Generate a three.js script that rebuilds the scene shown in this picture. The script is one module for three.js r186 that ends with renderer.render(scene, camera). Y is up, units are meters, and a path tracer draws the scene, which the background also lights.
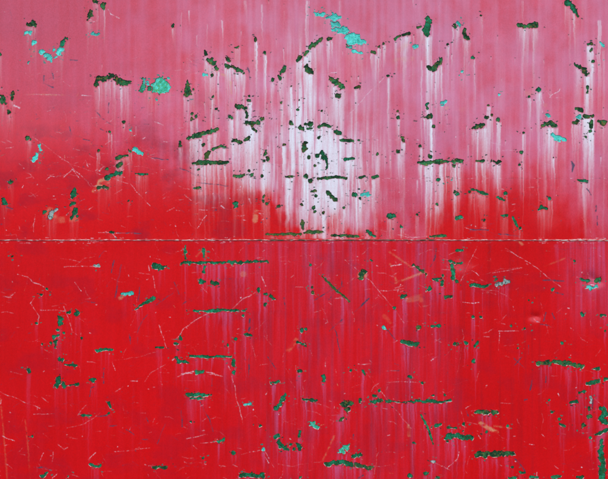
import * as THREE from 'three';
import { mergeGeometries } from 'three/addons/utils/BufferGeometryUtils.js';

// ---------------------------------------------------------------- camera, sky, sun, exposure
const P = 0.002, EYE = 1.5, EYE_ROW = 138, DIST = 1.8;            // one picture point on the panel is 2 mm; the horizon lies at row 138
const X = (x) => (x - 304) * P, Y = (y) => EYE + (EYE_ROW - y) * P;

const scene = new THREE.Scene();
const camera = new THREE.PerspectiveCamera(2 * Math.atan(239.5 * P / DIST) * 180 / Math.PI, 608 / 479, 0.05, 900);
camera.position.set(0, EYE, DIST);
camera.lookAt(0, EYE, 0);
camera.setViewOffset(608, 479, 0, 239.5 - EYE_ROW, 608, 479);      // shifted lens: the panel is seen square on
scene.add(camera);

const renderer = new THREE.WebGLRenderer({ antialias: true });
renderer.setSize(1024, 807);
renderer.toneMapping = THREE.LinearToneMapping;
renderer.toneMappingExposure = 1.0;
renderer.shadowMap.enabled = true;

{ // pale overcast sky, a little bluer overhead
  const W = 64, H = 128, data = new Float32Array(W * H * 4);
  for (let j = 0; j < H; j++) for (let i = 0; i < W; i++) {
    const up = Math.sin(((j + 0.5) / H - 0.5) * Math.PI), t = Math.max(0, up), o = (j * W + i) * 4;
    const k = 1.55 + 0.5 * t;
    data[o] = k * (0.80 - 0.02 * t); data[o + 1] = k * (0.91 + 0.0 * t); data[o + 2] = k * (1.22 + 0.0 * t); data[o + 3] = 1;
  }
  const sky = new THREE.DataTexture(data, W, H, THREE.RGBAFormat, THREE.FloatType);
  sky.mapping = THREE.EquirectangularReflectionMapping; sky.magFilter = THREE.LinearFilter; sky.needsUpdate = true;
  scene.background = sky; scene.environment = sky;
}
const sun = new THREE.DirectionalLight(0xfff2e0, 1.4);
sun.position.set(-3, 8, 4.5); sun.target.position.set(0, 1.3, 0);
sun.castShadow = true; sun.shadow.radius = 22; sun.shadow.mapSize.set(2048, 2048);
Object.assign(sun.shadow.camera, { left: -3, right: 3, top: 3, bottom: -3, near: 0.5, far: 20 });
scene.add(sun, sun.target);

// ---------------------------------------------------------------- noise
const hash = (x, y) => { let h = Math.imul(x, 374761393) + Math.imul(y, 668265263) | 0; h = Math.imul(h ^ (h >>> 13), 1274126177); h ^= h >>> 16; h = Math.imul(h, 0x85ebca6b); return ((h ^ (h >>> 15)) >>> 0) / 4294967296; };
const noise = (x, y) => {
  const ix = Math.floor(x), iy = Math.floor(y), fx = x - ix, fy = y - iy, u = fx * fx * (3 - 2 * fx), v = fy * fy * (3 - 2 * fy);
  const a = hash(ix, iy), b = hash(ix + 1, iy), c = hash(ix, iy + 1), d = hash(ix + 1, iy + 1);
  return a + (b - a) * u + (c - a) * v + (a - b - c + d) * u * v;
};
const fbm = (x, y, n = 4) => { let s = 0, a = 0.5, t = 0; for (let i = 0; i < n; i++) { s += a * noise(x, y); t += a; a *= 0.5; x = x * 2.03 + 17.3; y = y * 2.03 + 9.1; } return s / t; };
const smooth = (a, b, x) => { const t = Math.min(1, Math.max(0, (x - a) / (b - a))); return t * t * (3 - 2 * t); };
const mix = (a, b, t) => a + (b - a) * t;
let seed = 20251;
const rnd = () => { seed = (seed + 0x6d2b79f5) | 0; let t = Math.imul(seed ^ (seed >>> 15), 1 | seed); t = (t + Math.imul(t ^ (t >>> 7), 61 | t)) ^ t; return ((t ^ (t >>> 14)) >>> 0) / 4294967296; };
const between = (a, b) => a + (b - a) * rnd();
const along = (knots, x) => { // piecewise linear curve
  if (x <= knots[0][0]) return knots[0][1];
  for (let i = 1; i < knots.length; i++) if (x < knots[i][0]) return mix(knots[i - 1][1], knots[i][1], (x - knots[i - 1][0]) / (knots[i][0] - knots[i - 1][0]));
  return knots[knots.length - 1][1];
};
const toSRGB = (c) => Math.round(255 * (c <= 0.0031308 ? 12.92 * Math.max(0, c) : 1.055 * Math.pow(Math.min(1, c), 1 / 2.4) - 0.055));

// ---------------------------------------------------------------- where the paint has come off (picture points and half widths)
const SEAM = 240;
const chips = [], scuffs = [], scratchesAndGlints = [];
const chip = (kind) => (...pts) => chips.push({ kind, pts });
const d = chip('dark'), g = chip('green'), t = chip('turquoise'), y = chip('olive'), p = chip('pale'), m = chip('mottled');
const b = (...pts) => scuffs.push({ pts, tone: 'blue' });           // dark blue scuffs, no depth
const w = (...pts) => scratchesAndGlints.push(pts);                          // pale scratch marks, and glints painted at the dents

// upper sheet, from the left
d([28.5, 25, 1.8], [32, 23.5, 2.6], [34, 24.3, 1.5]); t([26, 31.7, 1.1], [30, 33, 1.4]); t([33.5, 43, 1.9], [36, 41.5, 1]); t([41, 52.5, 1.6], [42.5, 51, 1]); t([29.5, 61, 1.5]);
g([66, 37, 1.1], [64, 41, 1.9], [62, 45.5, 1.7]); t([60.5, 48, 1.6], [58, 53, 2], [56, 56.5, 1]); t([54, 50, 1.2]); t([45, 55, 2], [47, 56, 2.3], [50, 59, 2.1], [51, 61.5, 1]);
d([91.5, 11, 1.4], [90, 15, 1.8], [88.5, 18.5, 1]); d([94.5, 0.6, 1.9], [97, 2, 1]); d([103.3, 5, 1.9], [103, 8, .8]); t([90, 33.5, .9], [94, 34, 1.6], [97.5, 35, 1]);
d([0, 54.3, 1.8]); d([1.5, 96, 2], [3, 99, 2.8], [3, 102, 2]); d([12.5, 93, 1.4], [12.3, 97, 1.8], [13, 100, 1.2]); d([9, 112, 1.5]);
d([96, 86, 1], [97, 80, 2.2], [99, 78, 3], [103, 79, 2], [108, 77.5, 2.4], [113, 76, 1.5]); d([115, 77, 1.4], [118, 80, 2.2], [121, 82, 3.3], [125, 82, 2.5], [129.5, 81.5, 1]);
m([144.5, 79.5, 1.6], [143.5, 84, 2], [142.5, 89, 2.2], [141, 94, 1.1]); t([147, 83.5, 1.4]); g([149.5, 89, 2.2]); m([157, 87, 6.6], [161, 83, 5.5], [163, 87, 6.4]); t([168, 77.5, .9]); t([157, 100, 1]);
d([172, 27, 1.3], [173.2, 25.5, 1]); d([187, 82, .7], [187.6, 87, 1.3], [188, 91, 2.4], [185.5, 94.6, 1.2], [191, 94, 1.2]); d([205.5, 50.5, 1], [205.8, 54, 1.1]);
d([208, 60, 1.5], [211, 61, 2.8], [213.5, 63, 2.6]); d([215.5, 66.5, 1.2], [217.5, 68.5, 1.3]); d([236, 47.4, .9], [238.2, 46.4, .9]); d([255.7, 39.5, 1.5]); d([265, 52.8, 1.1]);
d([227, 58, 1.4], [229.5, 61, 1.2]); d([226, 65.5, 1.4], [232, 67, 1.9], [237, 68.8, 2], [241, 70.7, 1.5]); d([243.2, 73.2, 1]); d([280.5, 72.5, .8], [283, 70, 1.5], [285, 67.4, .8]);
d([272.7, 80.3, 1.5]); d([278.3, 75.8, .9], [280, 79, 1.3]); d([236.5, 106.5, 1.2], [239, 107, 2], [242, 107, 2.8], [245, 108, 1.8]); d([246.5, 111.5, 1], [247.5, 115, 1.5], [247, 118, 1]);
d([249.5, 96, 1]); d([248.5, 100, 1.6]); d([261.8, 118.5, 1.4]); d([193.3, 89.5, 1.1]); d([213.4, 97.5, 1.1]); d([212, 74.5, 1.3]); t([204, 75, 1], [207, 75.2, .6]);
d([192, 114, .9]); d([196.5, 115.8, 1.3]); d([191.8, 118.8, 1.5]); d([297.5, 61, 1], [301, 57.5, 1.5]); d([299, 100, .8]); d([297.5, 110, 1]); d([291, 86, .9]); d([281.5, 102.4, 1]); d([217, 109, 1.2]); d([229, 117, 1.3], [232, 118, .8]);
t([312.5, 11.3, .9], [318, 12.8, 1.6], [324, 14.8, 1]); t([328, 17, 1.4], [333.5, 17, 3.3], [338.5, 17, 2.2]); t([333, 24, 2.8], [337, 24.5, 2.2]); t([335, 29, 1.8], [341, 30, 2.6], [347, 31.5, 2]);
t([346, 37, 2.2], [353, 37, 3.6], [357, 40, 4], [351, 42, 3.6], [364, 41.5, 1.8]); m([347.5, 45.5, 1.6], [351, 46.3, 1.8]); t([353, 50.5, 1], [361, 53.5, 1]);
d([304.5, 55.5, .9], [308, 52, 1]); d([310, 48, 1.2], [313.8, 44.5, 2], [318, 41, 1.2], [322.5, 37.5, 1]); d([329, 39, 1.4], [331.6, 38, .8]); d([307.5, 67, 2], [308.5, 70, 2.4], [312, 72.5, 2]);
d([331, 79, 2.2], [335, 82, 3.3], [339, 84, 3], [341.5, 87.5, 2]); y([337.5, 95, 2.2], [339.5, 95.5, 1.9]); d([354.8, 87.6, 1], [359, 86.2, 1.4]); d([372, 52, .9], [375, 52.5, 1]); d([379, 46.5, 1.1]); d([383.5, 44.3, 1]);
d([394.5, 38.8, 1], [399, 36, 1.4]); d([401.5, 35, .9], [405, 34, 1.2], [409.3, 33.3, 1.3]); g([428.5, 19.5, 2.6], [427.3, 26, 3.3], [426, 32.5, 2.9]); d([417.5, 27, 1], [421, 26, 1]);
d([427.5, 66.8, 1.2], [433, 68.3, 2.6], [436, 64.5, 1.8], [440.5, 60.7, 1.5]); g([426.5, 105.3, 2], [427.5, 108, 1]); d([424.5, 117.5, 1.2], [427, 116.5, 1.5], [430.5, 116, 1.9]); t([441.3, 103.7, 1.1], [445.3, 102.5, 1.5]);
t([414, 47.5, .8], [416.7, 46.6, 1.1]); d([447.5, 44.5, 1.4]); g([454, 24, 1.8], [456, 27, 1.3]); d([388, 76, .9]); d([322, 110.5, .9]); d([397.6, 111, .9]); d([398, 117.3, 1]); t([457.5, 23.5, 1.5], [459.5, 25.5, .9]);
d([464, 30.5, 1.3], [465, 35.5, 2.2], [468.5, 38.6, 1.4]); d([481, 15.2, .9]); g([473, 57.5, 1.3]); t([462.3, 71, 1.3]); t([459, 75, 1]);
d([518.5, 25.5, 1.7], [526, 25.6, 1.5], [531, 26, 1.4], [535, 24.5, 2.2], [537, 26.3, 1.2]); g([567, 2, 2.6], [571, 5, 2.1], [575, 10, 1.9], [579, 17.5, 1]); d([574.5, 63.5, 1], [579, 66.5, 1.9], [584, 70, 2.1], [588, 74.6, 1]);
d([588, 87, 1.5], [587.5, 91.5, 1]); g([538.5, 89.3, 2]); d([529, 96.5, 1.1]); t([499, 95.5, 1.4]); t([546.5, 113.7, 1.4], [549.5, 116, 1.2]); d([575.5, 108.8, .9], [582, 110, 1.3]); t([574.5, 118.3, .9], [579, 117, 2.1]); d([584, 115.5, 1.4], [592, 116.2, 1.3]);
d([588, 43.6, .8], [592, 43, .8]); d([591, 50, 1.4]); d([593, 61.2, 1.5]); t([600, 42, .8], [603.2, 45.5, 1.2]); t([603.5, 60, 1]); d([486.5, 117, 1.6]); d([488, 105, 1]); d([492, 115, .9]);
// upper sheet, down to the seam
d([28, 138.8, 2.1]); t([39.5, 146, 1], [40, 151, 1.4]); t([32.8, 161, 1.9], [35.5, 157.5, 1.7], [37.4, 154, .9]); d([10.5, 182, 1.8]); g([3.5, 198.5, 1.9], [5, 202.3, 2.3]);
t([135, 148.5, 1.4], [138.5, 152, 1.9], [142, 153, .9]); d([117, 159, 1.5], [122, 157, 1.5], [127, 155.4, 1]); d([129.5, 151.7, 1.4]); d([118, 166, 1.6], [120.5, 164, 1.4]); g([106, 178.5, 2.2], [111, 175, 1.8], [116, 172.6, 1.6], [121, 172.6, 1]);
y([98.5, 187, 1.2], [104, 187, 1.5], [108, 187.6, 1]); g([74, 190.7, 1.8], [73, 195, 2.6]); g([71.5, 204, 1.9], [74.5, 203, 1.4]); g([75.5, 209.5, 1.7], [74.5, 214, 2], [71.5, 217, 1.3]); g([77.5, 215.5, 1.3]);
p([56, 208.5, 1.5], [52.5, 213, 2], [50, 217, 1.4]); g([44.5, 211.5, 1.5]); d([109, 132, 1.2]); d([98.5, 150.5, 1.8]); d([123.5, 121.8, 1.5]); t([130, 130.5, 1.1]); d([107, 168.5, 1.1]);
g([136, 173.8, .6], [147, 174.2, .8]); g([128.5, 201, 1.1]); g([111, 231.7, 1.2], [114, 232.2, 1]);
d([186, 138.7, .9], [193, 136, 1.9], [199, 134, 2.3], [205, 132.5, 2.3], [211, 130.6, 1.6], [218, 129.5, .9]); d([180.5, 141.5, 1.4], [180, 145, 2.1]); d([193.5, 164, 1.3], [199, 163, 1.6], [206, 163.3, 1.6], [214, 162.5, 1.7], [221, 163, 1.5], [227, 162.3, .9]);
y([207.8, 153, 2.4], [206.5, 157.5, 1.6]); d([213, 149.5, 1.3], [218, 147.3, 1.3], [225.5, 146.5, .8]); d([232, 140.8, .9], [237, 140.6, 2], [241, 142, 1]); d([245, 140.5, .9], [248.5, 138, 1.5]); d([246, 122.8, 1.6], [252, 124.2, 1.8], [258, 122.6, 1.7]);
d([253, 129, .9], [256, 131.3, 1]); d([266, 152, 1.6], [264.5, 156, 1.1]); d([267, 157, 1.1], [268, 160.3, 1.4]); d([264.5, 161, 1.1]); d([194.8, 188, .8], [199, 188.3, 1.3]); g([235, 204, 1.9], [236.3, 206.8, 1.9]);
d([234, 175.6, 1], [239, 176, .8], [244, 175, 1.2]); d([252, 175.6, 1.4]); d([248.5, 170, 1.2]); d([262, 175.5, 1]); d([264, 196.5, 1.4]); y([264, 200.8, 1.4]); d([267, 204.3, 1.2]); d([278.5, 207, 1.3]); d([284, 145.5, 1.4]);
d([290.5, 123, 1.6], [292.5, 124.5, 1.5]); d([299, 128.3, 1.9], [303, 128.8, 1.9]); d([286, 177, .6], [293, 176.3, .8]); d([301.3, 204, 1.3]); y([302, 221, 1.3], [302.5, 228, 1.6]); y([266, 234, .8], [275, 234.4, .9], [290, 234, .9], [300, 233.7, .8]);
d([203, 144.5, 1.3]); d([199, 170, 1]); d([306, 123.8, 1.2], [311, 123, 1.8]); d([307.5, 129, 1], [311.5, 128.2, 1]); d([319, 126.6, .9], [324, 124.5, 1.3], [330, 127, 1.2]); g([335, 131.5, 1.9], [339, 133, 2.3]);
d([341, 141, 1.3], [346, 141.6, 1], [353, 140.6, 1]); d([359, 140.3, .9]); d([305, 144.5, 2.2], [304, 149.5, 2]); g([317, 156, 1.4], [321, 153, 2], [325, 157, 2.3], [327, 162, 1.9], [327, 167, 1.4]); d([309, 157, 1.4]); d([315, 165, 1.1]); d([318.5, 138, 1.1]);
g([345, 159, .9], [350, 159.1, 1], [354, 158.8, .9]); d([402, 137.5, 1.1], [403.5, 141, 1.2]); d([397.5, 151.5, 1.4]); d([377.3, 154.3, 1.1]); d([418, 162.5, 1.2], [424, 162.7, 1.9], [430, 162.3, 2.1], [437, 162, 1.7], [445, 161.3, 1.6], [454, 161.5, 1.2], [462, 161.3, 1]);
g([430, 156, 1.6]); d([420, 146.6, 1.3]); d([433.5, 127, 1.3]); d([318, 178, .9], [327, 177.8, 1.1], [336, 177.5, 1.1], [346, 178.1, 1]); d([360, 177.6, .8], [365, 176.4, .8]); d([373, 177.5, .8], [378, 176.8, 1]);
d([310.5, 181, 1.7]); d([306, 176, 1.8]); d([311, 191.5, .8], [315, 190.5, .8]); d([316, 196, 1]); d([313.5, 207.5, 1.2]); d([314.5, 211, 1]); d([328, 193, 1], [331, 197, 1.4], [334.5, 199.6, 2.3]);
g([353.5, 194, 1.5], [357, 196, 1]); t([361, 195.3, 1.1], [366, 194.5, 1.4], [371, 195, 1]); g([360, 198.4, 1]); d([344, 208, 1.3]); g([388, 215.3, 1.6], [391.5, 216.3, 2.4], [394, 216, 1.8]); d([323, 213, 1.1]); g([401, 226.5, 1.3]);
g([368, 231.5, .9], [371, 234, 1.5], [374, 236, 1]); y([304.5, 233, .9], [311, 232.5, 1.2], [318, 232, 1.2], [324, 232.5, .8]); d([332, 235.5, .7], [345, 235.3, .8], [358, 236, .7]); d([430, 236.6, .8], [445, 235.6, .7]);
t([451.5, 180.5, 1.5]); g([438, 180, 1.4]); d([454.5, 165.5, 1.6]); d([454.7, 191.5, 1.1]); d([417.3, 214.5, 1]); d([436.5, 204, .9]);
d([473, 128.3, 1.5], [478, 127, 2], [482, 125, 1.7]); d([498, 120.6, 1.6]); d([543.3, 125, 1.3], [548, 124, 2.4], [552, 124.5, 2.7], [555.3, 125.7, 1.3]); t([553, 134.5, 1.5], [556, 138, 2.1], [560, 139.5, 1.6], [564.5, 140.5, 1.6]);
d([573.5, 122.6, 2], [577, 121.6, 1.4]); d([591, 121.5, 1.4], [591, 127, 1.2]); d([590, 132, 1.5]); d([600, 122.3, 1.5], [603, 124, 2.2], [605, 122, 1]); d([585.5, 137, 1.1]); b([571, 161, .6], [573, 166, 1.8], [572, 171.5, .7]);
d([494.5, 161.8, .9], [499, 162.2, 2]); d([491.5, 160.8, .8]); d([476, 160.5, .6], [484, 160.3, .8]); d([521.5, 152.5, 1.2]); d([523.5, 132, 1]); d([553.5, 158, .9]); d([519.7, 165, 1.1]); g([578, 180, .6], [583, 180.3, 1.2], [587, 180.3, 1]);
g([472, 189.5, .8], [479, 191.5, 1], [487.5, 194.2, 1]); g([457, 194, 1.5]); g([469.5, 192.5, 1]); g([498, 197.5, .8], [504, 200.5, .9]); g([505.5, 193, 1.4]); g([538.5, 209.5, 1.1], [541, 207.3, 1.5], [546, 208.6, 1.1]); g([550, 199, 1.4]);
g([457, 218.2, 1.3], [461.5, 216.5, 1]); g([501, 215.5, .8], [506.5, 216.1, .8]); g([484, 220.6, 1]); g([513, 218, .6], [517, 227, .7]); g([520, 228.6, 1.1]);
// lower sheet, first band
g([12, 257, 1.3]); t([122, 293.8, .7], [127, 294.2, 1], [132, 294, 1.6]); g([136.3, 308.3, 1.3], [142, 304.5, 1.5], [148, 300.6, 1.5], [152.5, 299, 1.8]); g([58.5, 317, 1.4], [61, 320.5, 2.4], [60, 325, 1.5]); g([58, 330, 1.1]);
g([75.5, 315, 1.4], [78, 313, 2.2], [80.5, 311.5, 1.2]); g([70, 312, 1], [67, 312, .7]); g([53.5, 336.7, 1.6], [58, 335.7, 1]); g([55.5, 342.5, 1.5], [55, 348, .8]); g([42, 345, 1.1]); g([51, 343.6, .9]); g([47, 289.5, 1]); g([41, 295, 1.2]); g([36.5, 323, 1.1]);
g([97, 350.6, 1.2], [104, 350.3, 1], [113, 350, .8]); p([94.5, 265.6, .9], [98, 265.6, 1.3]); g([64, 333, 1.1]); g([82, 337.5, 1]);
g([185.5, 246, .9], [185, 254, 1.1], [185.5, 259, 1.1]); g([182.5, 263.3, 1.1], [186, 262.5, 1.4], [192, 262.5, .9], [200, 262.7, 1], [215, 262.7, 1], [230, 262.7, 1.1], [245, 262.5, 1.1], [258, 262, 1], [267, 262.3, .7]);
g([204, 250, 1.2], [203.5, 257, 1.1]); g([204.5, 267, .7], [203.5, 272.5, 1.1]); g([199, 282, 1.5], [202, 282.6, 2], [205, 282, 1.1]); g([212, 282, 1.3], [216, 283, 2], [218.5, 284, 1]); g([154.5, 266, 1.7], [160, 267.6, 2.2], [165.5, 267, .9]);
g([193, 311, .5], [203, 311.3, 1.1], [215, 310.8, 1.3], [228, 310.5, 1], [244, 310.7, .5]); g([258, 290.5, 1.6]); g([266, 293.8, 1.7]); g([270.5, 295.5, 1.4], [273, 298, 1.6]); g([265, 304, 1.1]);
g([179.5, 336, 1], [181, 338.5, 1.3]); g([175.5, 344.5, 1.5], [179, 344, 1]); g([245, 334.6, 1.3], [251.5, 335.5, 1]); g([236, 339, 1.1]); g([228, 345.5, 1.1]); g([243, 315.5, 1]); g([302, 330.5, 1.6]); g([298, 343, 1.2], [303, 344.5, 1.4]); g([156, 347.5, .8], [163, 347.5, .7]);
d([363.5, 272, 2.4], [362, 275, 2.9], [361.3, 277.5, 2.2]); y([412.5, 265.5, .7], [418, 268.6, 1.2], [423, 271.5, 1.3], [426.5, 273.7, .8]); y([322, 276, .5], [333, 287, .7], [349, 301, .5]); g([433, 279, 1], [437, 278.7, 1.8], [440, 278.5, 1.1]);
g([427, 290.5, 1.3], [430, 288.5, 1.6]); d([445, 296, 1], [448, 296, 1.4], [451, 296.5, 1]); g([402.5, 296.5, 1.4], [406, 294.5, 1.2]); g([402, 342, 2.2], [407, 342.5, 2.9], [412, 343, 2.2], [417, 345, 1.8]); g([432.5, 326, .9], [437, 325.8, 1.1], [440, 325.5, .8]);
y([418.5, 327, 1.5]); t([384, 328, 1.5], [386.3, 329.3, 1.1]); g([452, 266, 1.5], [453, 272, 1.9], [453, 278.5, 1.8]); g([449, 260, .8], [453.5, 262.7, 1.2]); g([371, 260, 1.1]); y([312, 287.5, 1.1]); y([313, 292.7, 1.2]); g([311, 264.5, 1]); g([394, 307.5, 1.2]);
g([442.5, 275, .8], [442, 285, .9]); g([306, 329.5, 1.1]); g([305.5, 345, 1.5]); g([455, 344, 1.2]); g([457, 250.6, 1], [462.5, 250, .8]); g([456.5, 263.7, 1.1], [461.5, 263.5, 1]); g([457, 281, 1.2]);
g([471, 286, .8], [474, 285, 1.4], [480, 285.8, 1.2], [487.5, 286.4, .7]); p([496.5, 285.5, .9], [501, 283.6, 1.4], [506, 281.3, 1.7], [508.5, 282, 1.2]); g([496, 279.5, 1.1]); g([553, 289.5, 1.2]); g([582, 279.5, 1.2], [587, 281, 1.5], [590.5, 281.3, 1]);
d([596.5, 281.5, 1.9], [601, 279, 1.6]); t([587, 287, 1.2], [592, 287.7, 1.8], [597, 285.7, 1]); g([581.5, 312.5, 1.2], [583, 315, 1]); g([601, 315.5, 1], [605, 315.6, .9]); g([473.5, 317, 1.3]); g([481, 316.5, 1]); g([511, 326, 1.1]); g([525, 328, 1.1]);
g([457, 345, 1.4]); g([466, 343.5, 1.2]); g([475, 346, 1], [478, 342, .8]); g([562, 343, 1.1]); g([518, 348.3, 1]); g([574.5, 261.5, 1]); g([529, 300.5, .9]); g([605, 330.5, 1.1]);
// lower sheet, bottom band
g([60, 359, 1.4], [62.5, 360.3, 2.2]); g([65, 364.4, .9], [71, 365, 1.3], [77, 365.5, 1.2]); g([59, 377, 1.7], [57.5, 382, 2.4], [57, 386, 1.4]); g([63, 383.5, 1.7], [63, 387, 1], [70, 385, .9], [78.5, 385, .8]); g([28, 370, 1.5], [29.3, 372.3, 1.2]);
g([90, 380, 1], [92.5, 380, 1.8], [94.6, 379.5, 1]); g([90, 464.8, 1.3], [95, 466, 1.4], [100.5, 466, 1]); g([83, 415, 1.2], [90, 416, .8]); g([109, 403, 1], [110.5, 408, .8]); g([108.8, 413.5, .9]); g([46, 472.5, 1.2], [43, 476.5, 2.2]); g([68, 476, 1]); g([32, 436, .9]);
g([177, 358, 1.1], [178.3, 361, 2], [183, 362, 1.6], [187.5, 362.3, 1]); g([190, 356.3, .8], [205, 356.8, .9], [220, 356.5, .9], [231, 356.5, .8]); w([178, 376, .8], [186, 372.5, 1.1], [193, 371.6, 1.2]); w([181, 374, .6], [192, 373.6, .7]); g([196.5, 372, 1.6], [203, 372, 1.3]); w([206, 371.3, 1.1], [213, 373.3, 1.2], [222, 375.8, .8]); w([208, 374, .5], [216, 375.4, .6]);
g([187.5, 394.7, 1.3], [194, 394.5, 1.6], [202, 394.7, 1.4], [211, 394.8, .7]); g([190, 398, .9], [198, 398.2, 1.1], [204, 397.8, .8]); g([233, 360.5, 1.2], [233, 366, 1.2]); g([234, 372.7, 1.6]); g([270.5, 382, .9], [276, 382.5, 1.5], [278.5, 381.3, 1]); g([297, 371, .9], [301, 371, 1.4]);
t([244, 404, .9], [250, 404, 1.1]); g([276, 409, 1.9], [279, 405.6, 2.2], [282, 400, 1.8], [285.5, 393.5, .8]); g([261, 426, 1.3]); g([275, 437, 1.8], [278.5, 435.8, 1.4]); g([278.5, 442, 2], [281, 446, 2.4], [285, 449, 1.9], [288.5, 449.6, 1.3]);
g([291, 445, 1.2]); g([293.5, 448.8, 1.2]); g([298.5, 444, 1.4], [300, 448, 1.9]); g([300, 431, .9], [299, 435.5, 1]); g([219, 442.5, 1.5], [224, 439.5, 1.2]); g([234, 453, 1.8]); g([203, 458.5, .9]); d([153, 467.5, 1.1], [159, 467, 1.2], [166, 467.5, 1.3]);
g([241, 476, 2.2], [248, 475, 1.9], [255, 476.5, 2.2], [262.5, 475.5, 1.9]); t([263, 450, 1.3]); g([300, 478, 1.3]); g([191, 422.5, 1]); g([303, 400, 1.1], [310, 399.8, 1.6], [316.5, 400.6, 1.3]); g([323, 376.5, 1.4], [323.5, 380.5, 1.3]); g([363, 371, .9], [365, 373.6, 1]);
d([341, 404, 1.4], [345, 404.5, 2.8], [350.5, 403.7, 2.2], [353.5, 402.7, .9]); d([345.5, 408, 2.4], [348, 409.5, 2.6], [347, 413.4, 1.3]); g([360, 400.5, 1.3], [360, 403, 1]); y([341, 420.6, 1.5], [343.2, 418, 1]); m([311, 424, .9], [314.5, 424, 2], [317.5, 427.3, 1.3]);
m([338.5, 452, 1.3], [343, 448, 2.5], [346.5, 446, 1.9], [348, 449.5, 1.5], [344, 453, 1.2]); g([353, 456.2, 1.2], [357, 455.5, 1.8], [361.5, 455.8, 1]); g([326, 463.7, 1.5], [332, 463.6, 1.5], [338, 462.5, 1.9], [345, 462.6, 2.2], [351, 464.5, 2]); y([354, 466, 1.9], [360, 466.8, 1.8], [366, 467.5, 1.6], [372, 467.5, 1]);
g([371, 401.8, 1.1], [376, 400.6, 2.3], [383, 401, 1.3], [392, 401.7, .9], [405, 401.8, .8], [420, 401.8, 1], [435, 401.7, .8], [451, 401.5, .6]); g([373, 395.3, 1], [375.7, 396.3, 1]); g([379, 390.5, 1.1]); t([412, 397.5, 1.2]); g([433, 396, 1.3]); g([445, 395, 1]);
g([409, 377, 1.1], [411, 378, .9]); g([422, 383, 1]); g([421, 415, .5], [427, 426, .7], [433, 444, .5]); g([431.5, 427.5, .8]); g([436, 425.5, 1], [440.5, 424, .9]); g([447, 438, 1.9], [451, 436, 2.4], [456, 436.7, 2], [462, 438, 2.5], [468, 438.5, 2.7], [472, 438, 1.7]); g([447, 441.5, 1.2]);
g([448, 427.5, .8], [456, 427.8, .8]); p([431, 461.5, .9], [433.5, 462, 1.3]); g([410, 476, 1.7]); g([426, 474, 1.5]); g([438, 477.6, 1.4]); g([413, 443, 1]); g([350.5, 370, .9]);
d([536.5, 364.2, 1.2], [543, 363.3, 1.6], [551, 362.8, 1.7], [559, 363, 1.9], [568, 364, 2], [575, 365.5, 2.1], [583, 366.6, 1.7]); d([476.5, 412, 1.2], [482, 412.8, 1.8], [489, 413, 2], [496.5, 413, 1.6]); g([487, 431.5, .9]); g([508, 426.5, .8]); g([464, 425, 1.3]); g([463, 431.5, .8]);
d([475.5, 456, 1.4], [482, 455, 2.6], [490, 454.5, 2.9], [498, 454, 2.9], [506, 454, 2.6], [513, 454, 1.5]); g([512, 467, 1.2]); g([520, 472, .9], [524, 472.5, 1]); g([509, 478, .9], [515, 478, .9]); g([531, 477.5, 1], [538, 477.5, .9]); g([552, 477.5, 1.3], [560, 477, 1.3]); g([577, 477.5, 1.3], [583, 477.3, 1]);
g([587, 384, .9], [593, 382.5, 1.6], [599, 381.5, 1.6]); g([595, 368.5, 1], [599, 369, 1.3]); g([606, 379.5, 1.8]); g([569, 403.5, .7], [574, 402, 1.6], [577.5, 402, .9]); g([579, 393.5, .7], [584.5, 391.5, .9]); p([591, 397.5, .9], [591, 403, 1.3]);
d([589, 409.5, 1.6]); d([589.5, 416.5, 1.7]); d([583.5, 426.5, 1.9]); g([560, 419.5, 1.3]); g([560, 424.5, 1.1], [564, 425.6, 1.1]); g([602, 408, 1.9], [605, 414, 2.8], [601.5, 419, 2.4], [606, 423, 1.9]); g([596, 434.5, 1], [601, 433, 1.2], [606, 431, 1.4]);
g([602, 441.5, 1.8], [601.5, 452, 2.7], [603, 462, 2.8], [602, 472, 2.9], [602, 482, 2.6]); g([590, 438.5, 1.3]); g([474, 359.5, .8], [473.5, 363, 1.2]); g([549, 400.5, 1]); g([552, 412, .9]);

// dark blue scuffs
b([247, 67, .6], [249, 72, .9], [250, 79, .7]); b([109, 103, .7], [108, 113, .7]); b([95, 111, .5], [104, 119, .6]); b([118, 232.6, .6], [140, 233.2, .7]); b([7, 206.5, .8], [12, 208.5, .8]); b([44, 75, .7], [43, 83, .8], [53, 87, .8]); b([51, 70, .5], [53, 78, .9]); b([70, 60, .5], [77, 60.5, .6]);
b([83, 139, .6], [93, 141.5, .5]); b([69, 127, .5], [71, 134, .8]); b([106, 121, .7], [112, 125, .6]); b([103, 130, .5], [100, 128, .5]); b([180, 168, .5], [195, 175, .7]); b([196, 182, .5], [228, 186, .5]); b([152, 158, .6], [168, 160, .5]); b([266, 218.5, 1]); b([261, 222, .9]); b([216, 209.5, 1.2], [213, 211, .6]); b([326, 217, 1.2], [325, 220, .6]);
b([587, 188.5, .6], [591, 194.5, .7]); b([595.5, 206, 1.1], [596, 211, .9]); b([597, 216, .7], [596.5, 224.5, .7]); b([470, 229, .8], [488, 230, .7]); b([498, 233.5, .7], [514, 235.3, 1.1], [518, 235.8, .7]); b([103.5, 251, .8], [99, 257, .6]); b([114, 261, .7], [111, 273, .6]); b([120.8, 265, .7], [117.7, 280, 1.1], [115.3, 297, .6]);
b([147, 314.5, .5], [141, 323, .7], [137, 333, .5]); b([129, 334, .9], [130, 344, .5]); b([137, 338, 1], [137.5, 343, .6]); b([139, 287, .6], [138, 301, .6]); b([249.3, 319, 1], [249.8, 327, 1.4], [249, 331.5, .7]); b([174.5, 282, .5], [178.6, 294.5, .9]); b([284, 297, .5], [284.6, 309, .6]); b([156, 305.5, .4], [172, 293, .6]); b([182, 305, .4], [186, 301, .6]);
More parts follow.
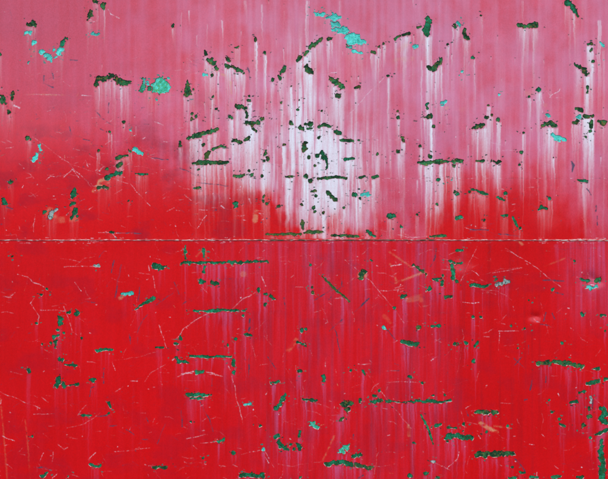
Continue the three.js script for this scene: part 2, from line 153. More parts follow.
b([314, 300, .5], [325, 293, .8], [337, 287, .6]); b([341, 278, .7], [341.5, 287, .7], [336, 290, .5], [328, 300, .4]); b([353, 313, .5], [361, 305.5, 1], [368.5, 298.5, 1]); b([329, 331, .4], [342, 320, .7]); b([436.5, 249, .5], [435, 258, .7], [430, 267, .5]); b([330, 322, .4], [336, 333, .7], [339.5, 354, .6]); b([387, 330, .6], [391, 334, .7], [397, 341, .4]); b([379, 251, .9]);
b([543, 279.5, .7], [552, 280, 1], [563, 281, .7]); b([555, 292.5, .9], [562.5, 293.7, 1.1]); b([545.3, 313, .8], [543.3, 321, .9]); b([552.3, 313, .8], [554.2, 319, .9]); b([540, 323.7, .6], [549, 325.3, .6]); b([528.5, 345, .6], [528.5, 354, .6]); b([103.5, 368, .6], [103.5, 383, .7]); b([97, 416, .7], [107, 416, .8]); b([37, 467, .7], [43, 467.5, 1], [50.5, 469.7, .7]);
b([110, 426, .8], [116, 425.5, .7]); b([126, 430, .6], [134, 435, .5]); b([142, 439, .7], [147, 439, .7]); b([89, 396, .5], [91, 388, .7], [94.5, 387, .5]); b([145.5, 417, .5], [148.5, 423, .6]); b([249, 355, .8], [249, 365, .9], [248, 375, .5]); b([267, 356, .4], [276, 369, .5]); b([181, 411, .8], [182, 427, .6]); b([200, 402, .5], [208, 417, .8], [213.5, 431, .4]); b([157, 444, .4], [165, 424, .6]); b([212, 379, .8], [211.6, 386, .6]);
b([353, 434, .8], [353, 438.5, 1.2]); b([330, 440, .9]); b([357, 478, .7], [363, 475, .8]); b([388, 371, .4], [399, 370.2, .5]); b([514, 458.5, .7], [519, 463, .9], [524.5, 471, .8]); b([531.5, 380, .8], [530, 390, .7]); b([545.5, 376, .8], [545, 382, .7]); b([514, 366, .4], [521, 357, .5]); b([513, 358, .4], [524, 368, .4]); b([466, 411, .9], [468, 416, .8]); b([88, 302, .5], [95, 303, .4]); b([524, 400, .7], [527, 399.3, .6]); b([593, 400, .8], [592, 410, .6]);
// pale scratch marks, and highlights painted at the dents
w([89, 19, .7], [93, 22, .8], [97, 20, .6], [98, 17, .5]); w([108, 9, .4], [111, 14, .8], [119, 17.5, .6]); w([347, 117, .5], [360, 102, .6], [373, 88, .7], [384, 77, .5]); w([322, 74, .4], [336, 72.5, .6]); w([408, 77, .4], [413, 74, .7]); w([546, 90, .4], [550, 95, .8], [558, 91, .7], [559, 88.5, .5]); w([550, 96, .6], [549, 97.5, .5]); w([556, 98, .4], [562, 97, .6]); w([541, 95, .4], [543.5, 103, .5], [542, 112, .4]);
w([14, 105, 1.6], [19, 108, 1.4]); w([82, 95, .8], [92, 95.5, .7]); w([24, 94, .3], [60, 95, .3]); w([6, 148, .6], [13, 146.5, .9]); w([32, 136, .3], [68, 163, .4], [92, 187, .5]); w([68, 163, .3], [130, 184, .3], [150, 206, .3]); w([46, 180, .4], [50, 176, .4], [57, 176, .4]); w([63, 178, .4], [72, 169, .5], [79, 178, .4]); w([83, 164, .5], [86, 160, .4], [88, 167, .4]); w([30, 192, .4], [36, 197, .6]); w([33, 232, .4], [35, 214, .5]);
w([155, 122, 1], [163, 125, 1.2]); w([249, 199, 1.6], [251, 203, 1.3]); w([197, 228, .3], [206, 215, .4]); w([221, 206, 1], [224, 208, .8]); w([64, 266.4, .5], [80, 266.4, .6], [97, 265.8, .6]); w([17, 274, .5], [28, 277, .6], [33, 282.5, .8], [41, 285, .7], [47, 289, .5]); w([34, 298, .4], [30, 303, .4]); w([30, 303, .4], [39, 316, .5], [37, 325, .6]); w([40, 310, .5], [65, 310.5, .4]); w([63, 306, .4], [68, 318, .6], [72, 332, .5]);
w([75, 282, .3], [81, 291, .4]); w([148, 266, .7], [149, 271, .6]); w([148, 279, .7], [146, 280, .5]); w([266, 286, 1], [262, 276, .5], [265, 283, .7]); w([258, 291, .5], [243, 299, .6], [238, 303, 1], [231, 309, .7]); w([214, 312, .7], [200, 317, .7], [184, 328, .6], [177, 338, .5]); w([153, 276, .4], [155, 287, .7], [157, 292, .4]); w([159, 325, .8], [161, 332, 1]); w([161, 332, .5], [166, 348, .4]);
w([344, 259, .3], [372, 283, .4], [395, 310, .4], [404, 323, .3]); w([391, 265.5, .8], [401, 264, .8]); w([397, 292, .6], [400, 285, .7]); w([380, 291, .4], [397, 290, .6]); w([492, 273, .4], [522, 267.5, .6]); w([505, 248, .4], [530, 263, .5], [560, 287, .4]); w([477, 246, .3], [458, 285, .4]); w([472, 270, .5], [479, 275.5, .6]); w([463, 302, .4], [473, 303, .6], [479, 302, .7]); w([498, 331, .6], [518, 331, .6]); w([500, 331, .5], [498, 350, .4]);
w([1, 400, 1.4], [0, 404, .8]); w([0, 392, .3], [40, 408, .3]); w([33, 414.5, .4], [52, 413, .5]); w([2, 436, .5], [14, 441, .6]); w([53, 452, .5], [52, 462, .5]); w([112, 362, .4], [115, 370, .5]); w([130, 381, .7], [136.5, 381.7, .9]); w([40, 460, .3], [43, 453, .4]); w([88, 460, .3], [95, 453, .4]); w([112, 452, .3], [150, 448, .3]); w([52, 478, .5], [57, 474, .5]);
w([231, 375, .5], [234, 385, .6], [237, 400, .6], [243, 424, .4]); w([228, 366, .6], [230, 370, .6]); w([172, 360, 1], [176, 357, .6]); w([185, 439, .3], [203, 435, .5]); w([200, 443, .4], [222, 441, .5]); w([262, 451, .4], [268, 463, .5]); w([264, 450, .3], [273, 467, .4]); w([241, 454, .4], [260, 450, .4]); w([358, 364, .5], [370, 364, .6]); w([387, 382.6, .5], [405, 382, .6], [420, 383, .5]); w([366, 372, .3], [390, 404, .3], [411, 428, .3]); w([447, 468, .6], [456, 460, .5]); w([456, 461, .4], [459, 452, .5]); w([432, 461, .4], [450, 470, .4]);
w([533.5, 318.5, .7], [536.5, 321, 1], [540, 322, .6]); w([589, 284.2, .8], [594, 284.3, .9]); w([466, 408, .5], [471, 405, .6]); w([477, 433, .5], [480, 439, .5]); w([537, 472, .7], [537, 479, .5]); w([558, 394, .6], [559, 396, .5]); w([398, 235, .6], [412, 237, .7], [427, 236.5, .7]); w([112, 233, .5], [116, 238, .6]); w([98, 232.6, .3], [138, 233, .4]); w([304, 400, .3], [330, 408, .3]); w([325, 367, .3], [326, 357, .4]); w([431, 360, .7], [436, 357, .6]);  // begins with the highlights of both dents, painted as pale strokes

// ---------------------------------------------------------------- outline of each chip: marching squares on a rough-edged distance field
const capsules = (pts, x, yy) => {
  let best = 1e9;
  for (let i = 0; i < pts.length; i++) {
    const [ax, ay, ar] = pts[i], [bx, by, br] = pts[Math.min(i + 1, pts.length - 1)], ex = bx - ax, ey = by - ay, l = ex * ex + ey * ey;
    const s = l ? Math.min(1, Math.max(0, ((x - ax) * ex + (yy - ay) * ey) / l)) : 0;
    const v = Math.hypot(x - ax - ex * s, yy - ay - ey * s) - mix(ar, br, s);
    if (v < best) best = v;
  }
  return best;
};
const roughEdge = (c, x, yy) => {
  const k = c.edge;
  const way = 1.5 * (noise(x * 0.11 + c.id * 1.9, 3.3) - 0.5);
  return capsules(c.pts, x, yy + way) + k * ((noise(x * 0.33 + c.id * 7.7, yy * 0.33) - 0.5) * 1.8 + (noise(x * 0.7 + c.id * 3.1, yy * 0.7) - 0.5) * 1.35 + (noise(x * 1.9, yy * 1.9 + c.id) - 0.5) * 0.35) - 0.46;
};
function outline(c) {
  const rs = c.pts.map((q) => q[2]);
  c.rMax = Math.max(...rs); c.edge = Math.min(1.5, 0.3 + c.rMax * 0.5);
  if (c.kind === 'turquoise') c.edge = Math.min(1.5, c.edge * 1.5);
  if (c.kind === 'mottled') c.edge = Math.min(2, c.edge * 1.8);
  const x0 = Math.min(...c.pts.map((q) => q[0])) - c.rMax - 2, x1 = Math.max(...c.pts.map((q) => q[0])) + c.rMax + 2;
  const y0 = Math.min(...c.pts.map((q) => q[1])) - c.rMax - 2, y1 = Math.max(...c.pts.map((q) => q[1])) + c.rMax + 2;
  c.box = [x0, y0, x1, y1]; c.upper = (y0 + y1) / 2 < SEAM;
  const near = chips.filter((o) => o.id < c.id && o.box && o.box[0] < x1 && o.box[2] > x0 && o.box[1] < y1 && o.box[3] > y0);
  const h = 0.4, nx = Math.ceil((x1 - x0) / h) + 1, ny = Math.ceil((y1 - y0) / h) + 1, f = new Float32Array(nx * ny);
  for (let j = 0; j < ny; j++) for (let i = 0; i < nx; i++) {
    const x = x0 + i * h, yy = y0 + j * h;
    let v = roughEdge(c, x, yy);
    for (const o of near) v = Math.max(v, 0.4 - roughEdge(o, x, yy));
    v = Math.max(v, c.upper ? yy - (SEAM - 2.2) : SEAM + 2.6 - yy);
    if (i === 0 || j === 0 || i === nx - 1 || j === ny - 1) v = 1;
    f[j * nx + i] = v === 0 ? 1e-5 : v;
  }
  const next = new Map(), at = new Map();
  const cut = (i, j, i2, j2) => {
    if (i2 < i || j2 < j) { [i, i2] = [i2, i]; [j, j2] = [j2, j]; }
    const k = (j * nx + i) * 2 + (i2 > i ? 0 : 1), a = f[j * nx + i], e = f[j2 * nx + i2], s = Math.min(0.95, Math.max(0.05, a / (a - e)));
    at.set(k, [x0 + (i + (i2 - i) * s) * h, y0 + (j + (j2 - j) * s) * h]); return k;
  };
  for (let j = 0; j < ny - 1; j++) for (let i = 0; i < nx - 1; i++) {
    const q = [[i, j], [i + 1, j], [i + 1, j + 1], [i, j + 1]], ins = q.map(([a, e]) => f[e * nx + a] < 0), ends = [], starts = [];
    for (let k = 0; k < 4; k++) { const n = (k + 1) % 4; if (ins[k] !== ins[n]) (ins[k] ? ends : starts).push([k, cut(...q[k], ...q[n])]); }
    for (const [k, from] of ends) { // leaving the inside on edge k, entering on the next entering edge backwards keeps saddle corners apart
      let pick = starts[0];
      if (starts.length > 1) pick = starts.find(([n]) => n === (k + 3) % 4) ?? starts[0];
      next.set(from, pick[1]);
    }
  }
  const loops = [], seen = new Set();
  for (const start of next.keys()) {
    if (seen.has(start)) continue;
    const loop = [];
    let k = start;
    while (k !== undefined && !seen.has(k)) { seen.add(k); loop.push(at.get(k)); k = next.get(k); }
    if (loop.length < 5) continue;
    let area = 0;
    for (let i = 0; i < loop.length; i++) { const a = loop[i], e = loop[(i + 1) % loop.length]; area += a[0] * e[1] - e[0] * a[1]; }
    loops.push({ loop, area: area / 2 });
  }
  if (!loops.length) return [];
  loops.sort((a, e) => Math.abs(e.area) - Math.abs(a.area));
  const way = Math.sign(loops[0].area);
  return loops.filter((l) => Math.sign(l.area) === way && Math.abs(l.area) > 0.5).map((l) => {
    const q = l.loop, out = [];
    for (let i = 0; i < q.length; i++) { // drop points that add nothing
      const a = out.length ? out[out.length - 1] : q[q.length - 1], e = q[(i + 1) % q.length], c2 = q[i];
      const len = Math.hypot(e[0] - a[0], e[1] - a[1]) || 1, off = Math.abs((e[0] - a[0]) * (c2[1] - a[1]) - (e[1] - a[1]) * (c2[0] - a[0])) / len;
      if (off > 0.05 || Math.hypot(c2[0] - a[0], c2[1] - a[1]) > 1.6) out.push(c2);
    }
    if (way < 0) out.reverse();                                      // now clockwise on the page = counter-clockwise with y up is the reverse
    return out.reverse();
  }).filter((l) => l.length > 3);
}
chips.forEach((c, i) => { c.id = i; });
for (const c of chips) c.loops = outline(c);

// ---------------------------------------------------------------- the painted surface: colour, gloss and fine relief of both sheets
const TX = -146, TY = -130, SPAN = 900, HALF = 370, W = 2048, K = W / SPAN, HR = Math.round(HALF * K), H = 2 * HR;
const white = new Float32Array(W * H), violet = new Float32Array(W * H), blue = new Float32Array(W * H), pale = new Float32Array(W * H), rust = new Float32Array(W * H), soot = new Float32Array(W * H), teal = new Float32Array(W * H), relief = new Float32Array(W * H);
const put = (f, i, a) => { f[i] = 1 - (1 - f[i]) * (1 - Math.min(1, Math.max(0, a))); };
function stroke(f, pts, a, soft = 0.45, ragged = 0.7, own = 0, height = 0) {
  for (let i = 0; i < Math.max(1, pts.length - 1); i++) {
    const q = [pts[i], pts[Math.min(i + 1, pts.length - 1)]], r = Math.max(q[0][2], q[1][2]) + soft + 1;
    const i0 = Math.max(0, Math.floor((Math.min(q[0][0], q[1][0]) - r - TX) * K)), i1 = Math.min(W - 1, Math.ceil((Math.max(q[0][0], q[1][0]) + r - TX) * K));
    const j0 = Math.max(0, Math.floor((Math.min(q[0][1], q[1][1]) - r - TY) * K)), j1 = Math.min(H - 1, Math.ceil((Math.max(q[0][1], q[1][1]) + r - TY) * K));
    for (let j = j0; j <= j1; j++) for (let k = i0; k <= i1; k++) {
      const x = k / K + TX, yy = j / K + TY, bend = height ? 1.3 : 0, v = capsules(q, x + bend * (noise(x * 0.16 + own, yy * 0.16) - 0.5), yy + bend * (noise(x * 0.16 + 31, yy * 0.16 + own) - 0.5)) + ragged * (noise(x * 1.1 + own, yy * 1.1) - 0.5);
      if (v > soft) continue;
      const c = a * smooth(soft, -soft, v) * (1 - Math.min(0.9, ragged) * smooth(0.45, 0.75, noise(x * 0.24 + own * 3, yy * 0.24))) * (0.7 + 0.6 * noise(x * 1.6, yy * 1.6));
      const n = j * W + k;
      if (c > f[n]) f[n] = c;
      if (height) relief[n] = Math.min(relief[n], -height * c);
    }
  }
}
// mineral runs: strands that start at yTop and fade downwards
function runs(x0, x1, top, len, a, own, field = white) {
  const c0 = Math.max(0, Math.round((x0 - TX) * K)), c1 = Math.min(W - 1, Math.round((x1 - TX) * K));
  for (let k = c0; k <= c1; k++) {
    const x = k / K + TX, e = (x - x0) / Math.max(0.01, x1 - x0), side = field === white ? Math.min(1, 5 * Math.min(e, 1 - e) + 0.2) : smooth(0, 0.35, Math.min(e, 1 - e) + 0.05);
    const thin = field === white ? 0.16 : 0.05, strand = (thin + (1 - thin) * smooth(0.42, 0.78, 0.62 * noise(x * 0.7 + own * 5.3, own) + 0.38 * noise(x * 0.36 + own * 3.3, own + 7))) * (0.6 + 0.4 * noise(x * 2.1, own * 2 + 3)) * side;
    const l = len * (0.2 + 1.7 * noise(x * 0.45 + own * 2.7, 4.4 + own) ** 1.6), y0 = typeof top === 'function' ? top(x) : top;
    const j0 = Math.round((y0 - TY) * K), j1 = Math.min(H - 1, Math.round((y0 + l - TY) * K)), lim = y0 < SEAM ? HR - 4 : H - 1;
    for (let j = Math.max(0, j0); j <= Math.min(j1, lim); j++) {
      const s = (j - j0) / Math.max(1, j1 - j0);
      put(field, j * W + Math.min(W - 1, Math.max(0, k + Math.round(2.6 * (noise(j / K * 0.07 + own, own * 3) - 0.5 + 0.6 * (noise(j / K * 0.25, own + 2) - 0.5))))), a * strand * Math.min(1, 0.35 + (j - j0) / K * 0.5) * Math.pow(1 - s, 1.15) * (0.75 + 0.5 * noise(x * 1.7, (j / K) * 0.12 + own)));
    }
  }
}
const hill = (x, yy, cx, cy, sx, sy) => Math.exp(-(((x - cx) / sx) ** 2) - ((yy - cy) / sy) ** 2);
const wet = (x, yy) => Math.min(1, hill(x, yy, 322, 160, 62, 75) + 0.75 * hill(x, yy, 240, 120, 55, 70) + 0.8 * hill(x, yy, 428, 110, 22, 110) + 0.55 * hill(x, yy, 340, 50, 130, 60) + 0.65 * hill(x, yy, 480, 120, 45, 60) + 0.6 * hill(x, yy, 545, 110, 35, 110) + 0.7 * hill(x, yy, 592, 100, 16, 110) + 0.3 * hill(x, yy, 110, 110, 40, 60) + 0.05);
// height at which chalk and the sky reflection painted with it end on the upper sheet, and how far they fade
const chalkSheenEnd = [[-146, 150], [0, 148], [60, 150], [110, 158], [150, 180], [200, 190], [262, 196], [276, 203], [292, 226], [330, 240], [412, 243], [434, 216], [450, 199], [480, 192], [535, 190], [560, 198], [574, 222], [590, 240], [608, 244], [754, 244]];
const chalkSheenBlur = [[-146, 90], [0, 90], [90, 75], [150, 56], [200, 44], [262, 28], [300, 34], [415, 36], [440, 50], [480, 54], [540, 58], [576, 64], [600, 70], [754, 60]];

for (const c of chips) for (const l of c.loops) {
  const xs = l.map((q) => q[0]), ys = l.map((q) => q[1]), x0 = Math.min(...xs), x1 = Math.max(...xs), cx = (x0 + x1) / 2, cy = Math.max(...ys), own = c.id * 0.37 + 1;
  const bottom = (x) => { let v = -1e9; for (let i = 0; i < l.length; i++) if (Math.abs(l[i][0] - x) < 1) v = Math.max(v, l[i][1]); return v > -1e8 ? v : cy; };
  if (c.upper) {
    const k = c.kind === 'turquoise' || c.kind === 'mottled' ? 0.18 : 1, a = k * (0.25 + 0.85 * wet(cx, cy)), len = (6 + 30 * wet(cx, cy) + 5 * Math.min(4, x1 - x0)) * (cx < 150 ? 0.75 : 1);
    runs(x0 - 0.6, x1 + 0.6, bottom, len, a, own);
    runs(x0 + 0.2, x1 - 0.2, bottom, len * 1.9, a * 0.45, own + 9);
    stroke(soot, [[x0 + 0.6, (Math.min(...ys) + cy) / 2, 0.3], [x1 - 0.6, (Math.min(...ys) + cy) / 2, 0.3]], 0.0);
  } else {
    const k = 0.16 + 0.34 * smooth(170, 230, cx) * smooth(480, 430, cx) + 0.2 * smooth(440, 470, cx);
    runs(x0 - 0.4, x1 + 0.4, bottom, 16 + 14 * rnd() + 2 * Math.min(8, x1 - x0), cx < 150 ? 0.13 : k, own, violet);
  }
}
for (const c of chips) { // crumbs of missing paint round each chip
  const [x0, y0, x1, y1] = c.box, n = Math.round(between(1, 4) + (x1 - x0) * 0.3);
  for (let i = 0; i < n; i++) {
    const q = c.pts[Math.floor(rnd() * c.pts.length)], a = between(0, 6.28), l = q[2] + between(0.6, 5), x = q[0] + l * 1.5 * Math.cos(a), yy = q[1] + l * Math.sin(a), r = between(0.05, 0.1 + 0.75 * rnd());
    stroke(c.kind === 'turquoise' || c.kind === 'mottled' || (!c.upper && rnd() < 0.75) ? teal : soot, [[x, yy, r], [x + between(-1.5, 1.5), yy + between(-.7, .7), r * 0.6]], 1.5, 0.3, 0.6, i + c.id);
  }
}
// long runs that stand out
for (const [x, y0, y1, wd, a] of [[428, 36, 150, 7, .95], [429, 160, 240, 9, .6], [421, 60, 235, 3, .45], [307, 0, 66, 4, .5], [310, 74, 125, 6, .95], [338, 99, 140, 5, .85], [356, 88, 120, 4, .75], [522, 28, 66, 6, .7], [535, 28, 90, 5, .75], [522, 0, 24, 2.5, .6], [551, 128, 185, 9, .6], [587, 76, 118, 6, .6], [588, 118, 180, 9, .45], [599, 20, 110, 4, .45], [255.6, 41, 84, 3.4, .9], [265, 54, 82, 3.2, .85], [237, 48, 70, 2.5, .75], [211, 66, 108, 4, .6], [240, 72, 108, 9, .8], [267, 163, 200, 9, .9], [250, 126, 176, 10, .65], [232, 143, 190, 10, .5], [297, 60, 108, 6, .7], [484, 128, 178, 6, .5], [473, 130, 190, 6, .55], [498, 122, 150, 3, .5], [499, 164, 190, 4, .6], [524, 133, 215, 3, .55], [553, 159, 182, 2, .6], [466, 40, 80, 7, .55], [603, 50, 200, 3, .35], [172.5, 28, 48, 2.2, .6], [181, 12, 38, 1.3, .6], [188.7, 10, 44, 1.6, .65], [214, 5, 30, 2, .5], [222, 20, 46, 1.5, .6], [207, 24, 50, 1.3, .5], [197, 35, 56, 1.3, .5], [284, 10, 50, 2, .4], [376, 55, 80, 4, .5], [395, 42, 75, 3, .5], [388, 78, 112, 2, .6], [104, 8, 34, 1.6, .55], [99, 83, 106, 1.4, .7], [121, 86, 116, 3, .6], [109, 84, 102, 2, .4], [130.7, 70, 88, 1.4, .6], [582, 0, 28, 3, .3], [541, 92, 120, 3, .7], [530, 98, 120, 1.8, .6], [340, 0, 60, 3, .3], [245, 0, 50, 4, .3], [262, 4, 34, 2, .4], [436, 70, 116, 3, .5], [404, 143, 178, 4, .5], [377, 156, 176, 1.5, .6], [390, 155, 175, 1.2, .5], [417, 180, 230, 2, .5], [361, 182, 236, 5, .4], [378, 179, 200, 3, .4]]) runs(x - wd / 2, x + wd / 2, y0, (y1 - y0) * 1.1, a * 1.2, x * 0.13);
for (const [x, y0, y1, wd, a] of [[137, 308, 345, 2, .6], [185, 264, 300, 2, .4], [203, 262, 310, 3, .4], [215, 262, 320, 10, .35], [240, 264, 310, 8, .3], [262, 243, 300, 18, .4], [285, 242, 330, 16, .45], [310, 242, 320, 18, .45], [335, 242, 330, 10, .4], [352, 242, 300, 8, .35], [420, 243, 300, 16, .4], [444, 243, 330, 12, .45], [396, 310, 350, 3, .5], [408, 346, 380, 8, .4], [349, 310, 360, 3, .4], [340, 414, 450, 10, .4], [340, 466, 479, 30, .55], [381, 405, 460, 3, .5], [403, 355, 400, 5, .45], [415, 403, 470, 10, .35], [448, 442, 479, 8, .55], [463, 442, 479, 10, .55], [279, 410, 440, 3, .6], [287, 450, 479, 5, .55], [299, 450, 479, 3, .4], [197, 374, 396, 30, .35], [233, 374, 400, 2, .4], [484, 415, 430, 14, .4], [490, 459, 479, 26, .35], [540, 367, 390, 5, .35], [562, 426, 479, 4, .35], [571, 369, 420, 20, .35], [549, 402, 450, 3, .3], [495, 288, 310, 4, .5], [503, 286, 308, 2, .5], [473, 318, 350, 3, .4], [460, 290, 330, 6, .4], [436, 356, 400, 12, .35], [133, 382, 470, 2, .3], [108, 418, 448, 1.5, .35], [141, 390, 479, 2, .2], [590, 246, 300, 26, .35], [559, 244, 290, 16, .25], [180, 362, 400, 4, .45], [474, 363, 400, 2, .35]]) runs(x - wd / 2, x + wd / 2, y0, (y1 - y0) * 1.15, a * 0.78, x * 0.17 + 50, violet);
// tiny pits with a short run each, far too small to be pieces
for (let n = 0; n < 1100; n++) {
  const x = between(-140, 750), yy = between(-125, 236), k = wet(x, yy);
  if (rnd() > k * 0.62 || (yy > along(chalkSheenEnd, x) - 8)) { rnd(); rnd(); continue; }
  const r = between(0.2, 0.62);
  stroke(soot, [[x, yy, r], [x + between(-.6, .6), yy + between(-.4, .6), r * 0.7]], 0.95, 0.3, 0.3, n);
  runs(x - r - 0.3, x + r + 0.3, yy + r * 0.6, 6 + 26 * rnd() * k, 0.15 + 0.6 * k, n * 0.71);
}
for (let n = 0; n < 900; n++) { // crumbs in the bare, whitened places
  const x = between(170, 470), yy = between(70, 234), k = hill(x, yy, 318, 170, 50, 62) + 0.6 * hill(x, yy, 240, 130, 45, 45) + 0.5 * hill(x, yy, 420, 150, 30, 60);
  if (rnd() > k * 0.42) continue;
  const r = between(0.1, 0.2 + 0.8 * rnd()), flat = rnd() < 0.4 ? between(1, 4) : between(-.5, .8);
  stroke(rnd() < 0.2 ? teal : soot, [[x, yy, r], [x + flat, yy + between(-.5, .5), r * 0.6]], 0.95, 0.3, 0.8, n * 0.77);
}
for (let n = 0; n < 700; n++) { // short nicks, mostly on the left of the upper sheet and low down on the right
  const low = rnd() < 0.5, x = low ? between(-100, 700) : between(-100, 260), yy = low ? between(244, 600) : between(85, 236), a = rnd() < 0.5 ? between(-0.5, 0.5) : between(-1.6, 1.6), l = between(0.8, 5);
  stroke([blue, blue, blue, pale, rnd() < 0.6 ? teal : rust][Math.floor(rnd() * 5)], [[x, yy, between(-.05, .3)], [x + l * Math.cos(a), yy + l * Math.sin(a), 0]], between(.3, .95), 0.35, 0.6, n * 1.31);
}
for (let n = 0; n < 420; n++) { const x = between(-140, 750), yy = between(90, 600), r = between(0.15, 0.5), f = rnd() < 0.45 ? blue : pale; if (rnd() < 0.35 && yy < 180) continue; stroke(f, [[x, yy, r], [x + between(-1.4, 1.4), yy + between(-.8, .8), r * 0.6]], between(.35, .9), 0.3, 0.6, n); }
// crumbs along the weld
for (let n = 0; n < 800; n++) {
  const x = between(-140, 750), mid = x > 252 && x < 445, yy = SEAM + between(-2.6, 3.4) + (mid ? between(-1.5, 1.5) : 0), k = fbm(x * 0.03, 5.5, 3);
  if (rnd() > smooth(0.3, 0.6, k) + (mid ? 0.5 : 0)) continue;
  stroke(mid && rnd() < 0.5 ? (rnd() < 0.5 ? soot : teal) : rnd() < 0.75 ? pale : soot, [[x, yy, between(-0.1, 0.4)], [x + between(0.3, 3.5), yy + between(-.4, .4), 0.1]], between(.2, .7), 0.4, 0.6, n);
}
// faint hairlines
for (let n = 0; n < 2100; n++) {
  const x = between(-140, 750), yy = between(rnd() < 0.2 ? 0 : 120, 605), l = between(2, rnd() < 0.12 ? 46 : 14), a = rnd() < 0.35 ? between(-0.25, 0.25) : between(-1.6, 1.6), bend = between(-.25, .25), r = between(-0.15, 0.12);
  stroke(rnd() < 0.5 ? blue : pale, [[x, yy, r], [x + l * 0.5 * Math.cos(a), yy + l * 0.5 * Math.sin(a), r + 0.1], [x + l * Math.cos(a + bend), yy + l * Math.sin(a + bend), r]], between(.05, .28), 0.4, 0.8, n * 1.9, 0.00004);
}
for (const [i, s] of scuffs.entries()) stroke(blue, s.pts.map(([x, q, v]) => [x, q, v * 0.8 - 0.08]), 0.95, 0.5, 0.7, i * 1.7, 0.00008);
for (const [i, s] of scratchesAndGlints.entries()) stroke(pale, s.map(([x, q, v]) => [x, q, v * 0.5 - 0.1]), Math.hypot(s[0][0] - s[s.length - 1][0], s[0][1] - s[s.length - 1][1]) > 16 ? 0.5 : 0.78, 0.4, 0.8, i * 2.3, 0.0001);
// broken horizontal score lines
for (const [x0, x1, yy, a] of [[378, 606, 178.2, .55], [355, 420, 139.8, .5], [178, 196, 127.7, .5], [246, 300, 164.5, .4], [304, 372, 153.5, .35], [250, 302, 116.5, .3]]) for (let x = x0; x < x1; x += 3.1) if (rnd() < 0.72) stroke(rnd() < 0.5 ? soot : pale, [[x, yy + between(-.3, .3), .2], [x + 2, yy + between(-.3, .3), .15]], a * between(.6, 1.3), 0.3, 0.6, x);
// orange and ochre smears
for (const [pts, a] of [[[[32, 54, 3], [34, 51, 2]], .5], [[[222, 74, 1.4], [230, 76, 1.6], [231, 88, .6], [232, 110, .4]], .6], [[[400, 50, 3], [408, 42, 2]], .25], [[[395, 61, 3], [412, 58, 2]], .25], [[[101, 183, 4], [107, 180, 3], [95, 190, 3]], .75], [[[366, 68, 1.5], [364, 72, 1]], .3], [[[528, 93, 3], [533, 92, 2]], .3], [[[256, 212, 2.2], [255, 220, 2.5]], .6], [[[362, 275, 4.6]], .5], [[[388, 251, .6], [410, 266, .7], [428, 274, 1]], .35], [[[424, 272, 1], [400, 281, .8], [395, 283, .6]], .5], [[[390, 264, .7], [396, 280, .8]], .45], [[[408, 300, 3], [420, 297, 3], [424, 305, 2]], .2], [[[384, 316, 2], [390, 322, 1.6]], .12], [[[243, 274, 3]], .3], [[[124, 294, 2.2], [120, 298, 1.5]], .5], [[[296, 340, 2], [288, 350, 2]], .3], [[[480, 423, 1.4], [488, 428, 1.8], [497, 432, 1]], .85], [[[494, 426, .5], [510, 428, .4]], .5], [[[322, 462, .4], [334, 436, .4]], .5], [[[326, 453, .4], [329, 447, .5]], .5], [[[408, 425, 1], [409, 435, 1.5]], .4], [[[516, 240, 1.2], [522, 244, .8]], .5], [[[50, 212, 5], [56, 220, 3], [76, 218, 3]], .3], [[[545, 105, 2]], .2], [[[0, 398, .25], [4, 440, .3], [7, 479, .35]], .28], [[[25, 420, .25], [28, 450, .3], [30, 479, .35]], .25], [[[24, 94, .3], [70, 95, .3]], .5], [[[460, 110, 2], [500, 98, 1]], .1], [[[446, 108, 1.5], [452, 106, 1]], .4], [[[205, 68, .3], [228, 75, .5]], .5], [[[186, 60, .5], [195, 85, .5]], .12], [[[196, 256, .6], [204, 248, .9], [206, 258, .6]], .35], [[[545, 266, .4], [565, 258, .4]], .4]]) stroke(rust, pts, a, 1.1, 1.1, pts[0][0]);
// blue grey bruises, areas of many fine scuffs
for (const [cx, cy, sx, sy, n, a] of [[190, 62, 6, 14, 26, .25], [192, 205, 18, 10, 20, .35], [52, 78, 10, 8, 14, .3], [520, 195, 20, 14, 16, .35], [60, 170, 30, 16, 22, 0.2], [480, 228, 24, 6, 14, .35], [70, 300, 20, 8, 16, .25], [6, 298, 6, 8, 20, .25], [205, 425, 10, 20, 14, .3], [150, 160, 22, 30, 20, .22], [330, 292, 14, 10, 10, .3], [580, 395, 16, 16, 14, .3], [20, 405, 18, 6, 8, .25], [440, 260, 16, 20, 12, .2], [365, 225, 30, 12, 16, .2], [90, 150, 70, 50, 90, .3], [200, 190, 50, 34, 60, .3], [400, 300, 60, 50, 60, .22], [500, 290, 90, 60, 60, .2], [80, 420, 80, 50, 70, .22], [330, 265, 90, 18, 70, .25], [80, 175, 80, 40, 90, .3], [390, 285, 40, 24, 50, .25], [195, 464, 60, 4, 26, .25]]) for (let i = 0; i < n; i++) {
  const x = cx + sx * (rnd() + rnd() - 1) * 1.4, yy = cy + sy * (rnd() + rnd() - 1) * 1.4, q = between(-0.7, 0.7), l = between(2, 9);
  stroke(rnd() < 0.8 ? blue : pale, [[x, yy, .15], [x + l * Math.cos(q), yy + l * Math.sin(q), .1]], a * between(.6, 1.6), 0.5, 0.8, i + cx);
}
// shallow dents pushed into the sheet
const dents = [[535.5, 316.5, 5, 4, 0.0034], [592, 280, 8, 6, 0.0048], [460, 261, 9, 8, 0.0022], [548, 216, 10, 9, 0.0006]];

